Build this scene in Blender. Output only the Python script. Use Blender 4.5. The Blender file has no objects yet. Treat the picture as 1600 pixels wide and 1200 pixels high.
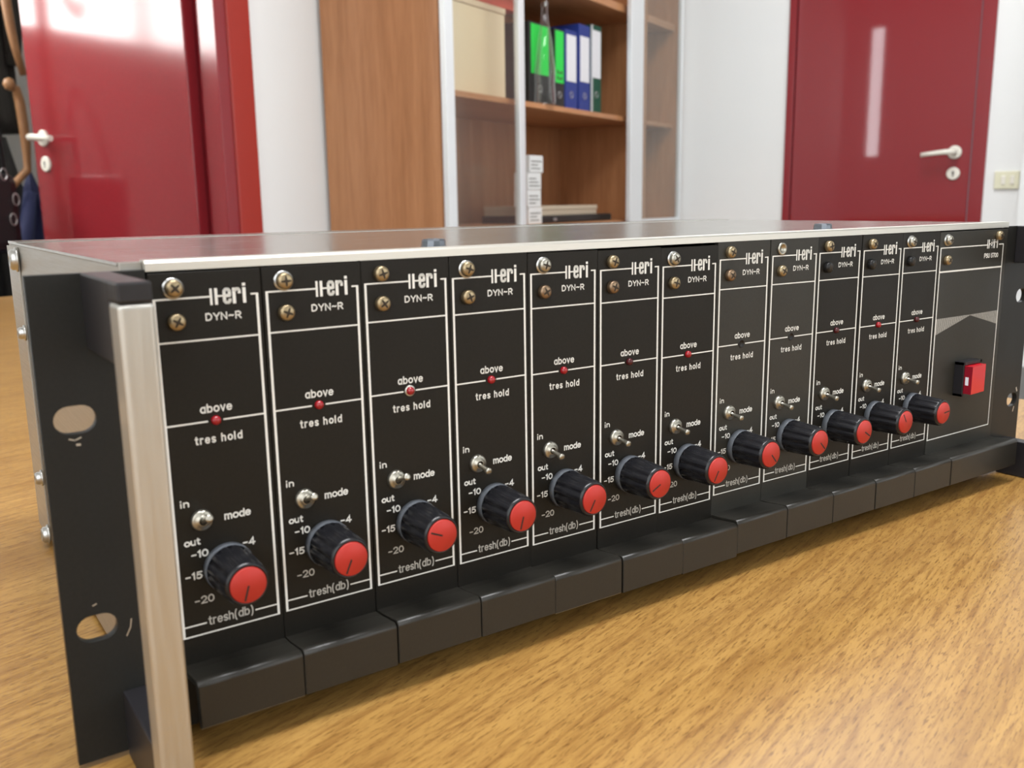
import bpy, bmesh, math, random
from mathutils import Vector, Matrix
random.seed(7)
sc = bpy.context.scene
# ------------------------------------------------------------------ camera
cam_d = bpy.data.cameras.new('camera'); cam = bpy.data.objects.new('camera', cam_d)
sc.collection.objects.link(cam); sc.camera = cam
cam.location = (-0.06055, -0.2535, 0.14810)
cam.rotation_euler = (1.3775987, 0.0145550, -0.6055873)
cam_d.sensor_width = 36; cam_d.lens = 1448.4 / 1600 * 36
cam_d.clip_start = 0.01; cam_d.clip_end = 50
cam_d.dof.use_dof = True; cam_d.dof.focus_distance = 0.40; cam_d.dof.aperture_fstop = 21
# ------------------------------------------------------------------ world, light, exposure
w = bpy.data.worlds.new('world'); sc.world = w; w.use_nodes = True
w.node_tree.nodes['Background'].inputs[0].default_value = (0.80, 0.90, 1.0, 1)
w.node_tree.nodes['Background'].inputs[1].default_value = 0.6
sc.view_settings.view_transform = 'Standard'; sc.view_settings.look = 'None'
sc.view_settings.gamma = 1.0; sc.view_settings.use_curve_mapping = False
sc.view_settings.exposure = 0.40
# room frame: a along the bookcase front, b into its wall
R0 = Vector((2.96525, 2.80619)); E1 = Vector((0.91989, 0.39218)); E2 = Vector((-0.39218, 0.91989))
ROT = math.atan2(E1.y, E1.x)
def rm(a, b, z): 
    p = R0 + E1 * a + E2 * b
    return Vector((p.x, p.y, z))
def area(name, a, b, z, sx, sy, power, dir_abz, col=(1, 1, 1)):
    l = bpy.data.lights.new(name, 'AREA'); l.shape = 'RECTANGLE'; l.size = sx; l.size_y = sy
    l.energy = power; l.color = col
    o = bpy.data.objects.new(name, l); sc.collection.objects.link(o)
    o.location = rm(a, b, z)
    d = E1 * dir_abz[0] + E2 * dir_abz[1]; d = Vector((d.x, d.y, dir_abz[2]))
    o.rotation_euler = d.to_track_quat('-Z', 'Y').to_euler()
    return o
L_CEIL = area('ceiling_lamp_light', -3.72, -1.62, 2.02, 1.2, 0.45, 36, (0.0, 0.0, -1), (0.98, 0.98, 1.0))
L_WALL_FILL = area('wall_fill_light', -1.5, -1.1, 2.02, 1.2, 0.5, 31, (0.0, 0.0, -1), (0.96, 0.98, 1.0))  # added fill that brightens the far walls and bookcase
L_BACK = area('window_light_rear', -2.8, -4.25, 0.85, 2.6, 1.5, 5, (0, 1, -0.1), (0.90, 0.96, 1.0))
L_LEFT = area('window_light_left', -4.94, -2.2, 0.85, 2.2, 1.5, 5, (1, 0, -0.1), (0.90, 0.96, 1.0))
L_HALL = area('window_light_hall', -3.0, 1.93, 1.25, 1.0, 0.85, 3, (0, -1, 0), (1.0, 0.98, 0.95))

# ------------------------------------------------------------------ materials
def mat(name, col, rough=0.5, metal=0.0, spec=0.5, coat=0.0, emit=None, alpha=None, trans=0.0, ior=1.45):
    m = bpy.data.materials.new(name); m.use_nodes = True
    b = m.node_tree.nodes['Principled BSDF']
    b.inputs['Base Color'].default_value = (*col, 1); b.inputs['Roughness'].default_value = rough
    b.inputs['Metallic'].default_value = metal; b.inputs['Specular IOR Level'].default_value = spec
    b.inputs['Coat Weight'].default_value = coat; b.inputs['Coat Roughness'].default_value = 0.08
    b.inputs['Transmission Weight'].default_value = trans; b.inputs['IOR'].default_value = ior
    if emit: b.inputs['Emission Color'].default_value = (*emit[0], 1); b.inputs['Emission Strength'].default_value = emit[1]
    return m
def N(m, t, **k):
    n = m.node_tree.nodes.new(t)
    for a, v in k.items(): setattr(n, a, v)
    return n
def Lk(m, a, b): m.node_tree.links.new(a, b)
def bsdf(m): return m.node_tree.nodes['Principled BSDF']
def coords(m, scale, rot=(0, 0, 0)):
    tc = N(m, 'ShaderNodeTexCoord'); mp = N(m, 'ShaderNodeMapping')
    mp.inputs['Scale'].default_value = scale; mp.inputs['Rotation'].default_value = rot
    Lk(m, tc.outputs['Object'], mp.inputs['Vector']); return mp.outputs[0]
def noise(m, vec, scale, detail=2, rough=0.5, dist=0.0):
    n = N(m, 'ShaderNodeTexNoise'); n.inputs['Scale'].default_value = scale; n.inputs['Detail'].default_value = detail
    n.inputs['Roughness'].default_value = rough; n.inputs['Distortion'].default_value = dist
    Lk(m, vec, n.inputs['Vector']); return n.outputs[0]
def ramp(m, fac, stops):
    r = N(m, 'ShaderNodeValToRGB'); e = r.color_ramp.elements
    e[0].position = stops[0][0]; e[0].color = (*stops[0][1], 1)
    e[1].position = stops[-1][0]; e[1].color = (*stops[-1][1], 1)
    for p, c in stops[1:-1]:
        x = e.new(p); x.color = (*c, 1)
    Lk(m, fac, r.inputs[0]); return r.outputs[0]
def mix(m, fac, a, b, blend='MIX'):
    x = N(m, 'ShaderNodeMix', data_type='RGBA', blend_type=blend)
    if isinstance(fac, float): x.inputs[0].default_value = fac
    else: Lk(m, fac, x.inputs[0])
    for s, v in ((6, a), (7, b)):
        if isinstance(v, tuple): x.inputs[s].default_value = (*v, 1)
        else: Lk(m, v, x.inputs[s])
    return x.outputs[2]
def bump(m, h, strength, dist=0.0005):
    b = N(m, 'ShaderNodeBump'); b.inputs['Strength'].default_value = strength; b.inputs['Distance'].default_value = dist
    Lk(m, h, b.inputs['Height']); Lk(m, b.outputs[0], bsdf(m).inputs['Normal'])

def black_paint(name, c0, c1, rough, metal=0.0, spec=0.22):
    m = mat(name, c0, rough, metal, spec=spec)
    v = coords(m, (1, 1, 1)); n = noise(m, v, 900, 3, 0.7)
    big = noise(m, v, 22, 3)
    Lk(m, mix(m, n, c0, c1), bsdf(m).inputs['Base Color'])
    r = ramp(m, big, [(0.3, (rough - 0.06,) * 3), (0.7, (rough + 0.08,) * 3)]); Lk(m, r, bsdf(m).inputs['Roughness'])
    bump(m, noise(m, v, 1800, 2), 0.25, 0.0001)
    return m
M = {}
M['panel'] = black_paint('black_panel_paint', (0.009, 0.008, 0.006), (0.017, 0.015, 0.012), 0.40)
M['panel_sheen'] = black_paint('black_panel_painted_sheen', (0.020, 0.019, 0.015), (0.034, 0.032, 0.026), 0.42, spec=0.34)  # bright reflection on the right-hand panels, painted in as a greyer black
M['lip'] = black_paint('black_anodised_lip', (0.012, 0.011, 0.009), (0.024, 0.022, 0.017), 0.33, spec=0.55)
M['ear'] = black_paint('black_ear_paint', (0.014, 0.014, 0.013), (0.024, 0.024, 0.022), 0.38)
M['plastic'] = mat('black_handle_plastic', (0.014, 0.013, 0.015), 0.42)
M['knob'] = mat('black_knob_plastic', (0.010, 0.010, 0.012), 0.26)
M['collar'] = mat('dark_grey_knob_collar', (0.10, 0.11, 0.125), 0.3)
M['red_cap'] = mat('red_cap_plastic', (0.43, 0.026, 0.018), 0.45)
M['pointer'] = mat('pointer_black', (0.01, 0.01, 0.01), 0.5)
M['white_ink'] = mat('white_ink', (0.80, 0.80, 0.76), 0.6)
M['dim_ink'] = mat('worn_white_ink', (0.50, 0.49, 0.45), 0.6)
def brushed(name, col, rough, sc_=(1, 1, 60), metal=0.9):
    m = mat(name, col, rough, metal)
    v = coords(m, sc_); n = noise(m, v, 40, 3, 0.6)
    Lk(m, mix(m, n, tuple(x * 0.86 for x in col), col), bsdf(m).inputs['Base Color'])
    r = ramp(m, n, [(0.3, (rough - 0.05,) * 3), (0.7, (rough + 0.08,) * 3)]); Lk(m, r, bsdf(m).inputs['Roughness'])
    return m
M['alu'] = brushed('brushed_aluminium', (0.58, 0.565, 0.52), 0.38, (30, 30, 1))
M['alu_side'] = brushed('aluminium_side', (0.44, 0.42, 0.38), 0.36, (30, 1, 30))
M['alu_top'] = brushed('aluminium_cover', (0.44, 0.425, 0.39), 0.20, (1, 30, 30), 0.9)
M['alu_bright'] = mat('bright_aluminium_edge', (0.66, 0.64, 0.58), 0.35, 0.85)
M['brass'] = mat('brass_yellow_screw', (0.35, 0.275, 0.165), 0.36, 0.9)
M['brass_red'] = mat('brown_tarnished_screw', (0.26, 0.18, 0.115), 0.38, 0.9)
M['nickel'] = mat('nickel_metal', (0.42, 0.40, 0.34), 0.32, 0.95)
M['bolt'] = mat('dark_bolt_metal', (0.20, 0.22, 0.25), 0.28, 0.95)
M['zinc'] = mat('zinc_metal', (0.48, 0.48, 0.46), 0.28, 0.95)
M['dark_screw'] = mat('black_screw_metal', (0.02, 0.02, 0.02), 0.35, 0.5)
M['slot'] = mat('screw_slot_dark', (0.03, 0.02, 0.01), 0.6)
M['led_red'] = mat('red_lamp_lens', (0.30, 0.006, 0.012), 0.15, coat=0.5)
M['led_dim'] = mat('dull_red_lamp_lens', (0.06, 0.008, 0.01), 0.2)
M['hole'] = mat('empty_hole_black', (0.004, 0.004, 0.004), 0.5)
M['rocker'] = mat('red_rocker_plastic', (0.62, 0.012, 0.022), 0.22, coat=0.3)
M['rocker_side'] = mat('dark_red_rocker_side', (0.25, 0.008, 0.02), 0.25)
M['white'] = mat('white_mark', (0.8, 0.8, 0.85), 0.4)

# ------------------------------------------------------------------ geometry helpers
def link(name, me, parent=None, mats=()):
    for m in mats: me.materials.append(m)
    o = bpy.data.objects.new(name, me); sc.collection.objects.link(o)
    if parent is not None: o.parent = parent
    return o
def tag(o, label=None, cat=None, group=None, kind=None):
    if label: o['label'] = label
    if cat: o['category'] = cat
    if group: o['group'] = group
    if kind: o['kind'] = kind
    return o
def empty(name, loc=(0, 0, 0), rz=0):
    o = bpy.data.objects.new(name, None); sc.collection.objects.link(o); o.location = loc; o.rotation_euler = (0, 0, rz)
    o.empty_display_size = 0.05
    return o
def add_box(bm, p0, p1, mi=0, s=1.0, bevel=0.0, seg=2):
    x0, y0, z0 = [min(a, b) * s for a, b in zip(p0, p1)]; x1, y1, z1 = [max(a, b) * s for a, b in zip(p0, p1)]
    t = bmesh.new()
    bmesh.ops.create_cube(t, size=1)
    for v in t.verts: v.co = Vector(((v.co.x + .5) * (x1 - x0) + x0, (v.co.y + .5) * (y1 - y0) + y0, (v.co.z + .5) * (z1 - z0) + z0))
    if bevel: bmesh.ops.bevel(t, geom=t.edges[:], offset=bevel * s, segments=seg, affect='EDGES', profile=0.5)
    for f in t.faces: f.material_index = mi
    me = bpy.data.meshes.new('t'); t.to_mesh(me); t.free(); bm.from_mesh(me); bpy.data.meshes.remove(me)
def add_lathe(bm, prof, axis='y', c=(0, 0, 0), n=24, mi=0, s=1.0, rfun=None, smooth=True):
    """prof: (radius, height) pairs along the axis; first/last radius 0 closes"""
    rings = []
    for k, (r, h) in enumerate(prof):
        ring = []
        if r == 0: cnt = 1
        else: cnt = n
        for i in range(cnt):
            t = 2 * math.pi * i / n; rr = r * (rfun(k, t) if rfun else 1)
            a, b = rr * math.cos(t), rr * math.sin(t)
            if axis == 'y': p = (c[0] + a, c[1] + h, c[2] + b)
            elif axis == 'x': p = (c[0] + h, c[1] + a, c[2] + b)
            else: p = (c[0] + a, c[1] + b, c[2] + h)
            ring.append(bm.verts.new(Vector(p) * s))
        rings.append(ring)
    for A, B in zip(rings, rings[1:]):
        for i in range(n):
            j = (i + 1) % n
            if len(A) == 1 and len(B) == 1: continue
            if len(A) == 1: vs = [A[0], B[i], B[j]]
            elif len(B) == 1: vs = [A[i], A[j], B[0]]
            else: vs = [A[i], A[j], B[j], B[i]]
            try: f = bm.faces.new(vs); f.material_index = mi; f.smooth = smooth
            except ValueError: pass
def add_tube(bm, pts, rad, n=8, mi=0):
    pts = [Vector(p) for p in pts]; rings = []
    up = Vector((0.13, 0.27, 0.95)).normalized()
    for i, p in enumerate(pts):
        d = (pts[min(i + 1, len(pts) - 1)] - pts[max(i - 1, 0)]).normalized()
        if abs(d.dot(up)) > 0.97: u = d.cross(Vector((1, 0, 0))).normalized()
        else: u = d.cross(up).normalized()
        v = d.cross(u)
        r = rad[i] if isinstance(rad, (list, tuple)) else rad
        rings.append([bm.verts.new(p + (u * math.cos(2 * math.pi * k / n) + v * math.sin(2 * math.pi * k / n)) * r) for k in range(n)])
    for A, B in zip(rings, rings[1:]):
        for k in range(n):
            f = bm.faces.new([A[k], A[(k + 1) % n], B[(k + 1) % n], B[k]]); f.smooth = True; f.material_index = mi
    for r_ in (rings[0], rings[-1]):
        try: bm.faces.new(r_).material_index = mi
        except ValueError: pass
def done(name, bm, parent, mats, smooth_angle=None):
    bmesh.ops.recalc_face_normals(bm, faces=bm.faces[:])
    me = bpy.data.meshes.new(name); bm.to_mesh(me); bm.free()
    return link(name, me, parent, mats)
def box(name, p0, p1, m, parent=None, bevel=0.0, s=1.0):
    bm = bmesh.new(); add_box(bm, p0, p1, 0, s, bevel); return done(name, bm, parent, [m])
def prism_x(bm, prof, x0, x1, mi=0, s=1.0, smooth=False):
    """closed (y,z) outline pushed from x0 to x1"""
    A = [bm.verts.new(Vector((x0, y, z)) * s) for y, z in prof]; B = [bm.verts.new(Vector((x1, y, z)) * s) for y, z in prof]
    n = len(prof)
    for i in range(n):
        j = (i + 1) % n; f = bm.faces.new([A[i], B[i], B[j], A[j]]); f.material_index = mi; f.smooth = smooth
    for r_ in (A, B): bm.faces.new(r_).material_index = mi
MM = 0.001
def plate(name, outline, holes, thick, m, parent, bevel=0.0):
    """plate in the x-z plane (millimetres), front face at y=0 going to +thick"""
    cu = bpy.data.curves.new(name, 'CURVE'); cu.dimensions = '2D'; cu.fill_mode = 'BOTH'
    cu.extrude = (thick / 2 - bevel) * MM; cu.bevel_depth = bevel * MM; cu.bevel_resolution = 1
    cu.offset = -bevel * MM
    for loop in [outline] + holes:
        sp = cu.splines.new('POLY'); sp.points.add(len(loop) - 1); sp.use_cyclic_u = True
        for p, q in zip(sp.points, loop): p.co = (q[0] * MM, q[1] * MM, 0, 1)
    o = bpy.data.objects.new('t', cu); me = bpy.data.meshes.new_from_object(o)
    bpy.data.objects.remove(o); bpy.data.curves.remove(cu)
    me.transform(Matrix.Translation((0, thick / 2 * MM, 0)) @ Matrix.Rotation(math.pi / 2, 4, 'X'))
    return link(name, me, parent, [m])
def slot_loop(cx, cz, wd, ht, n=10):
    r = ht / 2; h = wd / 2 - r; pts = []
    for i in range(n + 1):
        t = -math.pi / 2 + math.pi * i / n; pts.append((cx + h + r * math.cos(t), cz + r * math.sin(t)))
    for i in range(n + 1):
        t = math.pi / 2 + math.pi * i / n; pts.append((cx - h + r * math.cos(t), cz + r * math.sin(t)))
    return pts
# flat print --------------------------------------------------------------
YP = -0.06
def quad(bm, x0, z0, x1, z1, y=YP, mi=0):
    v = [bm.verts.new(Vector((x, y, z)) * MM) for x, z in ((x0, z0), (x1, z0), (x1, z1), (x0, z1))]
    bm.faces.new(v).material_index = mi
def ribbon(bm, pts, wd, y=YP, mi=0):
    for (xa, za), (xb, zb) in zip(pts, pts[1:]):
        d = Vector((xb - xa, zb - za)); L = d.length
        if L < 1e-6: continue
        d /= L; n = Vector((-d.y, d.x)) * wd / 2
        a = Vector((xa, za)); b = Vector((xb, zb))
        v = [bm.verts.new(Vector((p.x, y, p.y)) * MM) for p in (a - n, b - n, b + n, a + n)]
        bm.faces.new(v).material_index = mi
    for (xa, za) in pts[1:-1]:
        v = [bm.verts.new(Vector((xa + wd / 2 * math.cos(t), y, za + wd / 2 * math.sin(t))) * MM) for t in [i * math.pi / 5 for i in range(10)]]
        bm.faces.new(v).material_index = mi
def arc(cx, cz, rx, rz, a0, a1, n=10):
    return [(cx + rx * math.cos(math.radians(a0 + (a1 - a0) * i / n)), cz + rz * math.sin(math.radians(a0 + (a1 - a0) * i / n))) for i in range(n + 1)]
O_ = lambda cx, cz, rx, rz: arc(cx, cz, rx, rz, 90, 450, 16)
A_ = 1.42      # ascender and capital height over an x-height of 1
GLY = {   # monoline letters: (advance, strokes)
 'a': (.92, [O_(.42, .5, .42, .5), [(.84, 1), (.84, 0)]]), 'b': (.92, [O_(.44, .5, .42, .5), [(0, A_), (0, 0)]]), 'o': (.96, [O_(.46, .5, .46, .5)]),
 'v': (.82, [[(0, 1), (.39, 0), (.78, 1)]]), 'e': (.92, [[(.02, .52), (.86, .52)] + arc(.44, .5, .44, .5, 5, 320, 14)[0:]]),
 't': (.56, [[(.22, A_ * .95), (.22, .15), (.32, 0), (.50, 0)], [(0, 1), (.48, 1)]]), 'r': (.56, [[(0, 1), (0, 0)], arc(.36, .58, .36, .42, 180, 70, 6)]),
 's': (.76, [arc(.36, .74, .33, .26, 30, 270, 8) + arc(.36, .24, .35, .24, 90, -150, 8)]),
 'h': (.88, [[(0, A_), (0, 0)], arc(.38, .6, .38, .4, 180, 0, 8) + [(.76, 0)]]), 'l': (.18, [[(0, A_), (0, 0)]]), 'd': (.92, [O_(.42, .5, .42, .5), [(.86, A_), (.86, 0)]]),
 'm': (1.34, [[(0, 1), (0, 0)], arc(.31, .65, .31, .35, 180, 0, 7) + [(.62, 0)], arc(.93, .65, .31, .35, 180, 0, 7) + [(1.24, 0)]]),
 'n': (.86, [[(0, 1), (0, 0)], arc(.37, .62, .37, .38, 180, 0, 8) + [(.74, 0)]]), 'u': (.86, [[(0, 1)] + arc(.37, .38, .37, .38, 180, 360, 8) + [(.74, 1)], [(.74, 1), (.74, 0)]]),
 'i': (.2, [[(0, .84), (0, 0)], [(0, A_ + .06), (0, A_ - .04)]]), '(': (.45, [arc(.42, .55, .42, 1.0, 115, 245, 8)]), ')': (.45, [arc(-.05, .55, .42, 1.0, 65, -65, 8)]),
 'D': (1.1, [[(0, 0), (0, A_), (.4, A_)] + arc(.4, A_ / 2, .58, A_ / 2, 90, -90, 10) + [(0, 0)]]), 'Y': (1.08, [[(0, A_), (.5, .62), (1.0, A_)], [(.5, .62), (.5, 0)]]),
 'N': (1.1, [[(0, 0), (0, A_), (.94, 0), (.94, A_)]]), 'R': (1.02, [[(0, 0), (0, A_), (.5, A_)] + arc(.5, A_ * .74, .4, A_ * .26, 90, -90, 8) + [(0, A_ * .48)], [(.45, A_ * .48), (.92, 0)]]),
 'P': (.98, [[(0, 0), (0, A_), (.5, A_)] + arc(.5, A_ * .72, .42, A_ * .28, 90, -90, 8) + [(0, A_ * .44)]]),
 'S': (.98, [arc(.43, A_ * .75, .40, A_ * .25, 25, 270, 9) + arc(.43, A_ * .25, .43, A_ * .25, 90, -155, 9)]), 'U': (1.06, [[(0, A_)] + arc(.45, .45, .45, .45, 180, 360, 10) + [(.9, A_)]]),
 '0': (.98, [O_(.44, A_ / 2, .44, A_ / 2)]), '1': (.42, [[(0, A_ * .82), (.26, A_), (.26, 0)]]), '2': (.92, [arc(.41, A_ * .70, .40, A_ * .30, 165, -35, 9) + [(0, 0), (.86, 0)]]),
 '4': (.98, [[(.66, 0), (.66, A_), (0, .38), (.94, .38)]]), '5': (.92, [[(.80, A_), (.16, A_), (.06, .72)] + arc(.38, .46, .42, .46, 130, -145, 10)]),
 '7': (.88, [[(0, A_), (.80, A_), (.28, 0)]]), '–': (.80, [[(0, .62), (.60, .62)]]), '~': (.95, [[(0, .66), (.18, .80), (.60, .62), (.78, .76)]]), ' ': (.34, [])}
def strip(bm, pts, wd, y, mi):
    P_ = [Vector(p) for p in pts]; n = len(P_); L, R_ = [], []
    closed = (P_[0] - P_[-1]).length < 1e-6
    for i, p in enumerate(P_):
        a = P_[i - 1] if i > 0 else (P_[-2] if closed else None); b = P_[i + 1] if i < n - 1 else (P_[1] if closed else None)
        d0 = (p - a).normalized() if a is not None else (b - p).normalized(); d1 = (b - p).normalized() if b is not None else d0
        m = Vector((-(d0 + d1).y, (d0 + d1).x))
        if m.length < 1e-6: m = Vector((-d0.y, d0.x))
        m.normalize(); k = 1 / max(.45, m.dot(Vector((-d0.y, d0.x))))
        q = p - d0 * (wd / 2 if (i == 0 and not closed) else 0) + d1 * (wd / 2 if (i == n - 1 and not closed) else 0)
        L.append(bm.verts.new(Vector((q.x + m.x * wd / 2 * k, y, q.y + m.y * wd / 2 * k)) * MM)); R_.append(bm.verts.new(Vector((q.x - m.x * wd / 2 * k, y, q.y - m.y * wd / 2 * k)) * MM))
    for i in range(n - 1): bm.faces.new([R_[i], R_[i + 1], L[i + 1], L[i]]).material_index = mi
def text_into(bm, s, x0, x1, z0, z1, bold=0.36, mi=0, y=YP, space=1.0):
    """letters fitted into the box x0..x1, z0..z1 (outer edges of the strokes), stroke width in mm"""
    pen, polys = 0.0, []
    for ch in s:
        adv, st = GLY[ch]
        for p in st: polys.append([(pen + x, z) for x, z in p])
        pen += adv + .30 * space
    xs = [x for p in polys for x, _ in p]; zs = [z for p in polys for _, z in p]
    ax, bx, az, bz = min(xs), max(xs), min(zs), max(zs); h = bold / 2
    for p in polys:
        strip(bm, [(x0 + h + (x - ax) / (bx - ax) * (x1 - x0 - 2 * h), z0 + h + (z - az) / (bz - az) * (z1 - z0 - 2 * h)) for x, z in p], bold, y, mi)
def logo_into(bm, dx=0.0, dz=0.0, mi=0):
    def T(p): return [(x + dx, z + dz) for x, z in p]
    quad(bm, 14.9 + dx, 122.2 + dz, 15.55 + dx, 126.7 + dz, mi=mi); quad(bm, 16.2 + dx, 122.2 + dz, 17.0 + dx, 126.7 + dz, mi=mi)
    quad(bm, 17.0 + dx, 124.3 + dz, 18.7 + dx, 124.75 + dz, mi=mi)
    ribbon(bm, T([(18.8, 124.5), (20.3, 124.5), (20.3, 125.75), (19.95, 126.2), (19.2, 126.2), (18.85, 125.75), (18.85, 123.1), (19.2, 122.65), (20.0, 122.65), (20.35, 123.0), (20.35, 123.6)]), 0.85, mi=mi)
    quad(bm, 21.1 + dx, 122.2 + dz, 22.0 + dx, 126.55 + dz, mi=mi)
    ribbon(bm, T([(21.6, 125.5), (22.2, 126.15), (22.75, 126.15), (23.05, 125.8), (23.05, 124.9)]), 0.8, mi=mi)
    quad(bm, 23.95 + dx, 122.2 + dz, 24.85 + dx, 126.5 + dz, mi=mi); quad(bm, 23.95 + dx, 126.9 + dz, 24.85 + dx, 127.7 + dz, mi=mi)

# ================================================================== SETTING
ZF = -0.75; ZC = 2.05
M['wall'] = mat('white_wall_paint', (0.80, 0.81, 0.80), 0.65)
v = coords(M['wall'], (1, 1, 1)); bump(M['wall'], noise(M['wall'], v, 120, 3), 0.08, 0.002)
Lk(M['wall'], mix(M['wall'], noise(M['wall'], v, 1.5), (0.76, 0.78, 0.78), (0.83, 0.83, 0.81)), bsdf(M['wall']).inputs['Base Color'])
M['wall_hall'] = mat('hall_wall_paint', (0.55, 0.54, 0.52), 0.7)
M['ceil'] = mat('ceiling_paint', (0.82, 0.82, 0.80), 0.8)
M['floor'] = mat('grey_floor', (0.26, 0.25, 0.24), 0.4)
v = coords(M['floor'], (1, 1, 1)); Lk(M['floor'], mix(M['floor'], noise(M['floor'], v, 60, 4), (0.20, 0.19, 0.18), (0.32, 0.31, 0.29)), bsdf(M['floor']).inputs['Base Color'])
M['skirt'] = mat('grey_skirting', (0.22, 0.22, 0.21), 0.4)
M['red_door'] = mat('glossy_dark_red_laminate', (0.235, 0.018, 0.024), 0.13, spec=0.6)
v = coords(M['red_door'], (1, 1, 1)); Lk(M['red_door'], mix(M['red_door'], noise(M['red_door'], v, 250, 2), (0.21, 0.016, 0.022), (0.26, 0.020, 0.026)), bsdf(M['red_door']).inputs['Base Color'])
M['red_gloss'] = mat('polished_dark_red_laminate', (0.235, 0.018, 0.024), 0.035, spec=0.6)
M['red_frame'] = mat('satin_red_casing', (0.33, 0.030, 0.022), 0.32)
M['handle'] = mat('cream_white_handle', (0.78, 0.75, 0.66), 0.25)
M['key'] = mat('keyhole_dark', (0.04, 0.03, 0.02), 0.6)
M['window'] = mat('frosted_pane', (0.9, 0.9, 0.9), 0.3, emit=((1, 1, 0.98), 3.0))
M['plate_sw'] = mat('ivory_switch_plate', (0.72, 0.70, 0.52), 0.4)

def rbox(bm, a0, a1, b0, b1, z0, z1, mi=0, bevel=0.0):
    """box in room coordinates (object placed at the room frame)"""
    add_box(bm, (a0, b0, z0), (a1, b1, z1), mi, 1.0, bevel)
def room_obj(name, bm, mats, parent=None, kind='structure', smooth=None):
    o = done(name, bm, parent, mats)
    if parent is None:
        o.location = (R0.x, R0.y, 0); o.rotation_euler = (0, 0, ROT)
        if kind: o['kind'] = kind
    return o
AL, AR, BF, BW = -5.0, 0.0, -4.3, 0.46      # left wall, right wall, rear wall, bookcase wall
HB = 1.95                                    # hall back wall
bm = bmesh.new(); rbox(bm, AL, 0.15, BF, HB + 0.1, ZF - 0.1, ZF); room_obj('floor', bm, [M['floor']])
bm = bmesh.new(); rbox(bm, AL, 0.15, BF, HB + 0.1, ZC, ZC + 0.1); room_obj('ceiling', bm, [M['ceil']])
# bookcase wall with a doorway (a -3.0 .. -2.205)
DA0, DA1, DZ = -2.98, -2.118, 1.32
bm = bmesh.new(); rbox(bm, DA1, 0.0, BW, BW + 0.1, ZF, ZC); rbox(bm, AL, DA0, BW, BW + 0.1, ZF, ZC); rbox(bm, DA0, DA1, BW, BW + 0.1, DZ, ZC)
room_obj('wall_back', bm, [M['wall']])
# right wall with a doorway
RB0, RB1 = -1.228, -0.469
bm = bmesh.new(); rbox(bm, 0, 0.12, RB1, BW + 0.1, ZF, ZC); rbox(bm, 0, 0.12, BF, RB0, ZF, ZC); rbox(bm, 0, 0.12, RB0, RB1, DZ, ZC)
rbox(bm, -0.06, 0.0, BF, -1.352, ZF, ZC)
room_obj('wall_right', bm, [M['wall']])
bm = bmesh.new(); rbox(bm, -0.068, -0.05, BF + 0.05, -1.349, ZF, -0.485, 0, 0.002); rbox(bm, -0.01, 0.0, -1.349, RB0, ZF, -0.485, 0)
room_obj('baseboard_right', bm, [M['skirt']])
# rear wall and left wall with window openings
bm = bmesh.new()
W0, W1_, WZ0, WZ1 = -4.2, -1.4, 0.05, 1.65
rbox(bm, AL, W0, BF - 0.12, BF, ZF, ZC); rbox(bm, W1_, 0.12, BF - 0.12, BF, ZF, ZC); rbox(bm, W0, W1_, BF - 0.12, BF, ZF, WZ0); rbox(bm, W0, W1_, BF - 0.12, BF, WZ1, ZC)
room_obj('wall_front', bm, [M['wall']])
bm = bmesh.new()
Bs = [(BF, -3.4), (-1.0, 0.145), (0.27, HB + 0.1)]
for q0, q1 in Bs: rbox(bm, AL - 0.12, AL, q0, q1, ZF, ZC)
rbox(bm, AL - 0.12, AL, -3.4, -1.0, ZF, WZ0); rbox(bm, AL - 0.12, AL, -3.4, -1.0, WZ1, ZC)
rbox(bm, AL - 0.12, AL, 0.145, 0.27, ZF, 0.50); rbox(bm, AL - 0.12, AL, 0.145, 0.27, 1.62, ZC)
room_obj('wall_left', bm, [M['wall']])
def window(name, a0, a1, b0, b1, z0, z1, nm, emit):
    fr = mat('window_frame_white', (0.75, 0.75, 0.73), 0.4)
    pm = mat('bright_window_pane', (0.8, 0.8, 0.8), 0.4, emit=(emit[0], emit[1]))
    bm = bmesh.new(); t = 0.05
    if abs(a1 - a0) > abs(b1 - b0):
        rbox(bm, a0, a0 + t, b0, b1, z0, z1); rbox(bm, a1 - t, a1, b0, b1, z0, z1)
        rbox(bm, a0, a1, b0, b1, z0, z0 + t); rbox(bm, a0, a1, b0, b1, z1 - t, z1)
        for k in range(1, nm): c = a0 + (a1 - a0) * k / nm; rbox(bm, c - t / 2, c + t / 2, b0, b1, z0, z1)
        f = room_obj(name, bm, [fr]); c = (b0 + b1) / 2
        for k in range(nm):
            p0 = a0 + (a1 - a0) * k / nm + t * .5; p1 = a0 + (a1 - a0) * (k + 1) / nm - t * .5
            bm = bmesh.new(); rbox(bm, p0, p1, c - .004, c + .004, z0 + t * .8, z1 - t * .8); done('pane', bm, f, [pm])
    else:
        if nm > 1 or True:
            tt = min(t, abs(b1 - b0) * 0.1)
            rbox(bm, a0, a1, b0, b0 + tt, z0, z1); rbox(bm, a0, a1, b1 - tt, b1, z0, z1); rbox(bm, a0, a1, b0, b1, z0, z0 + tt); rbox(bm, a0, a1, b0, b1, z1 - tt, z1)
            for k in range(1, nm): c = b0 + (b1 - b0) * k / nm; rbox(bm, a0, a1, c - tt / 2, c + tt / 2, z0, z1)
        f = room_obj(name, bm, [fr]); c = (a0 + a1) / 2
        for k in range(nm):
            p0 = b0 + (b1 - b0) * k / nm + tt * .5; p1 = b0 + (b1 - b0) * (k + 1) / nm - tt * .5
            bm = bmesh.new(); rbox(bm, c - .004, c + .004, p0, p1, z0 + tt * .8, z1 - tt * .8); done('pane', bm, f, [pm])
    return f
SKY = (0.92, 0.97, 1.0)
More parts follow.
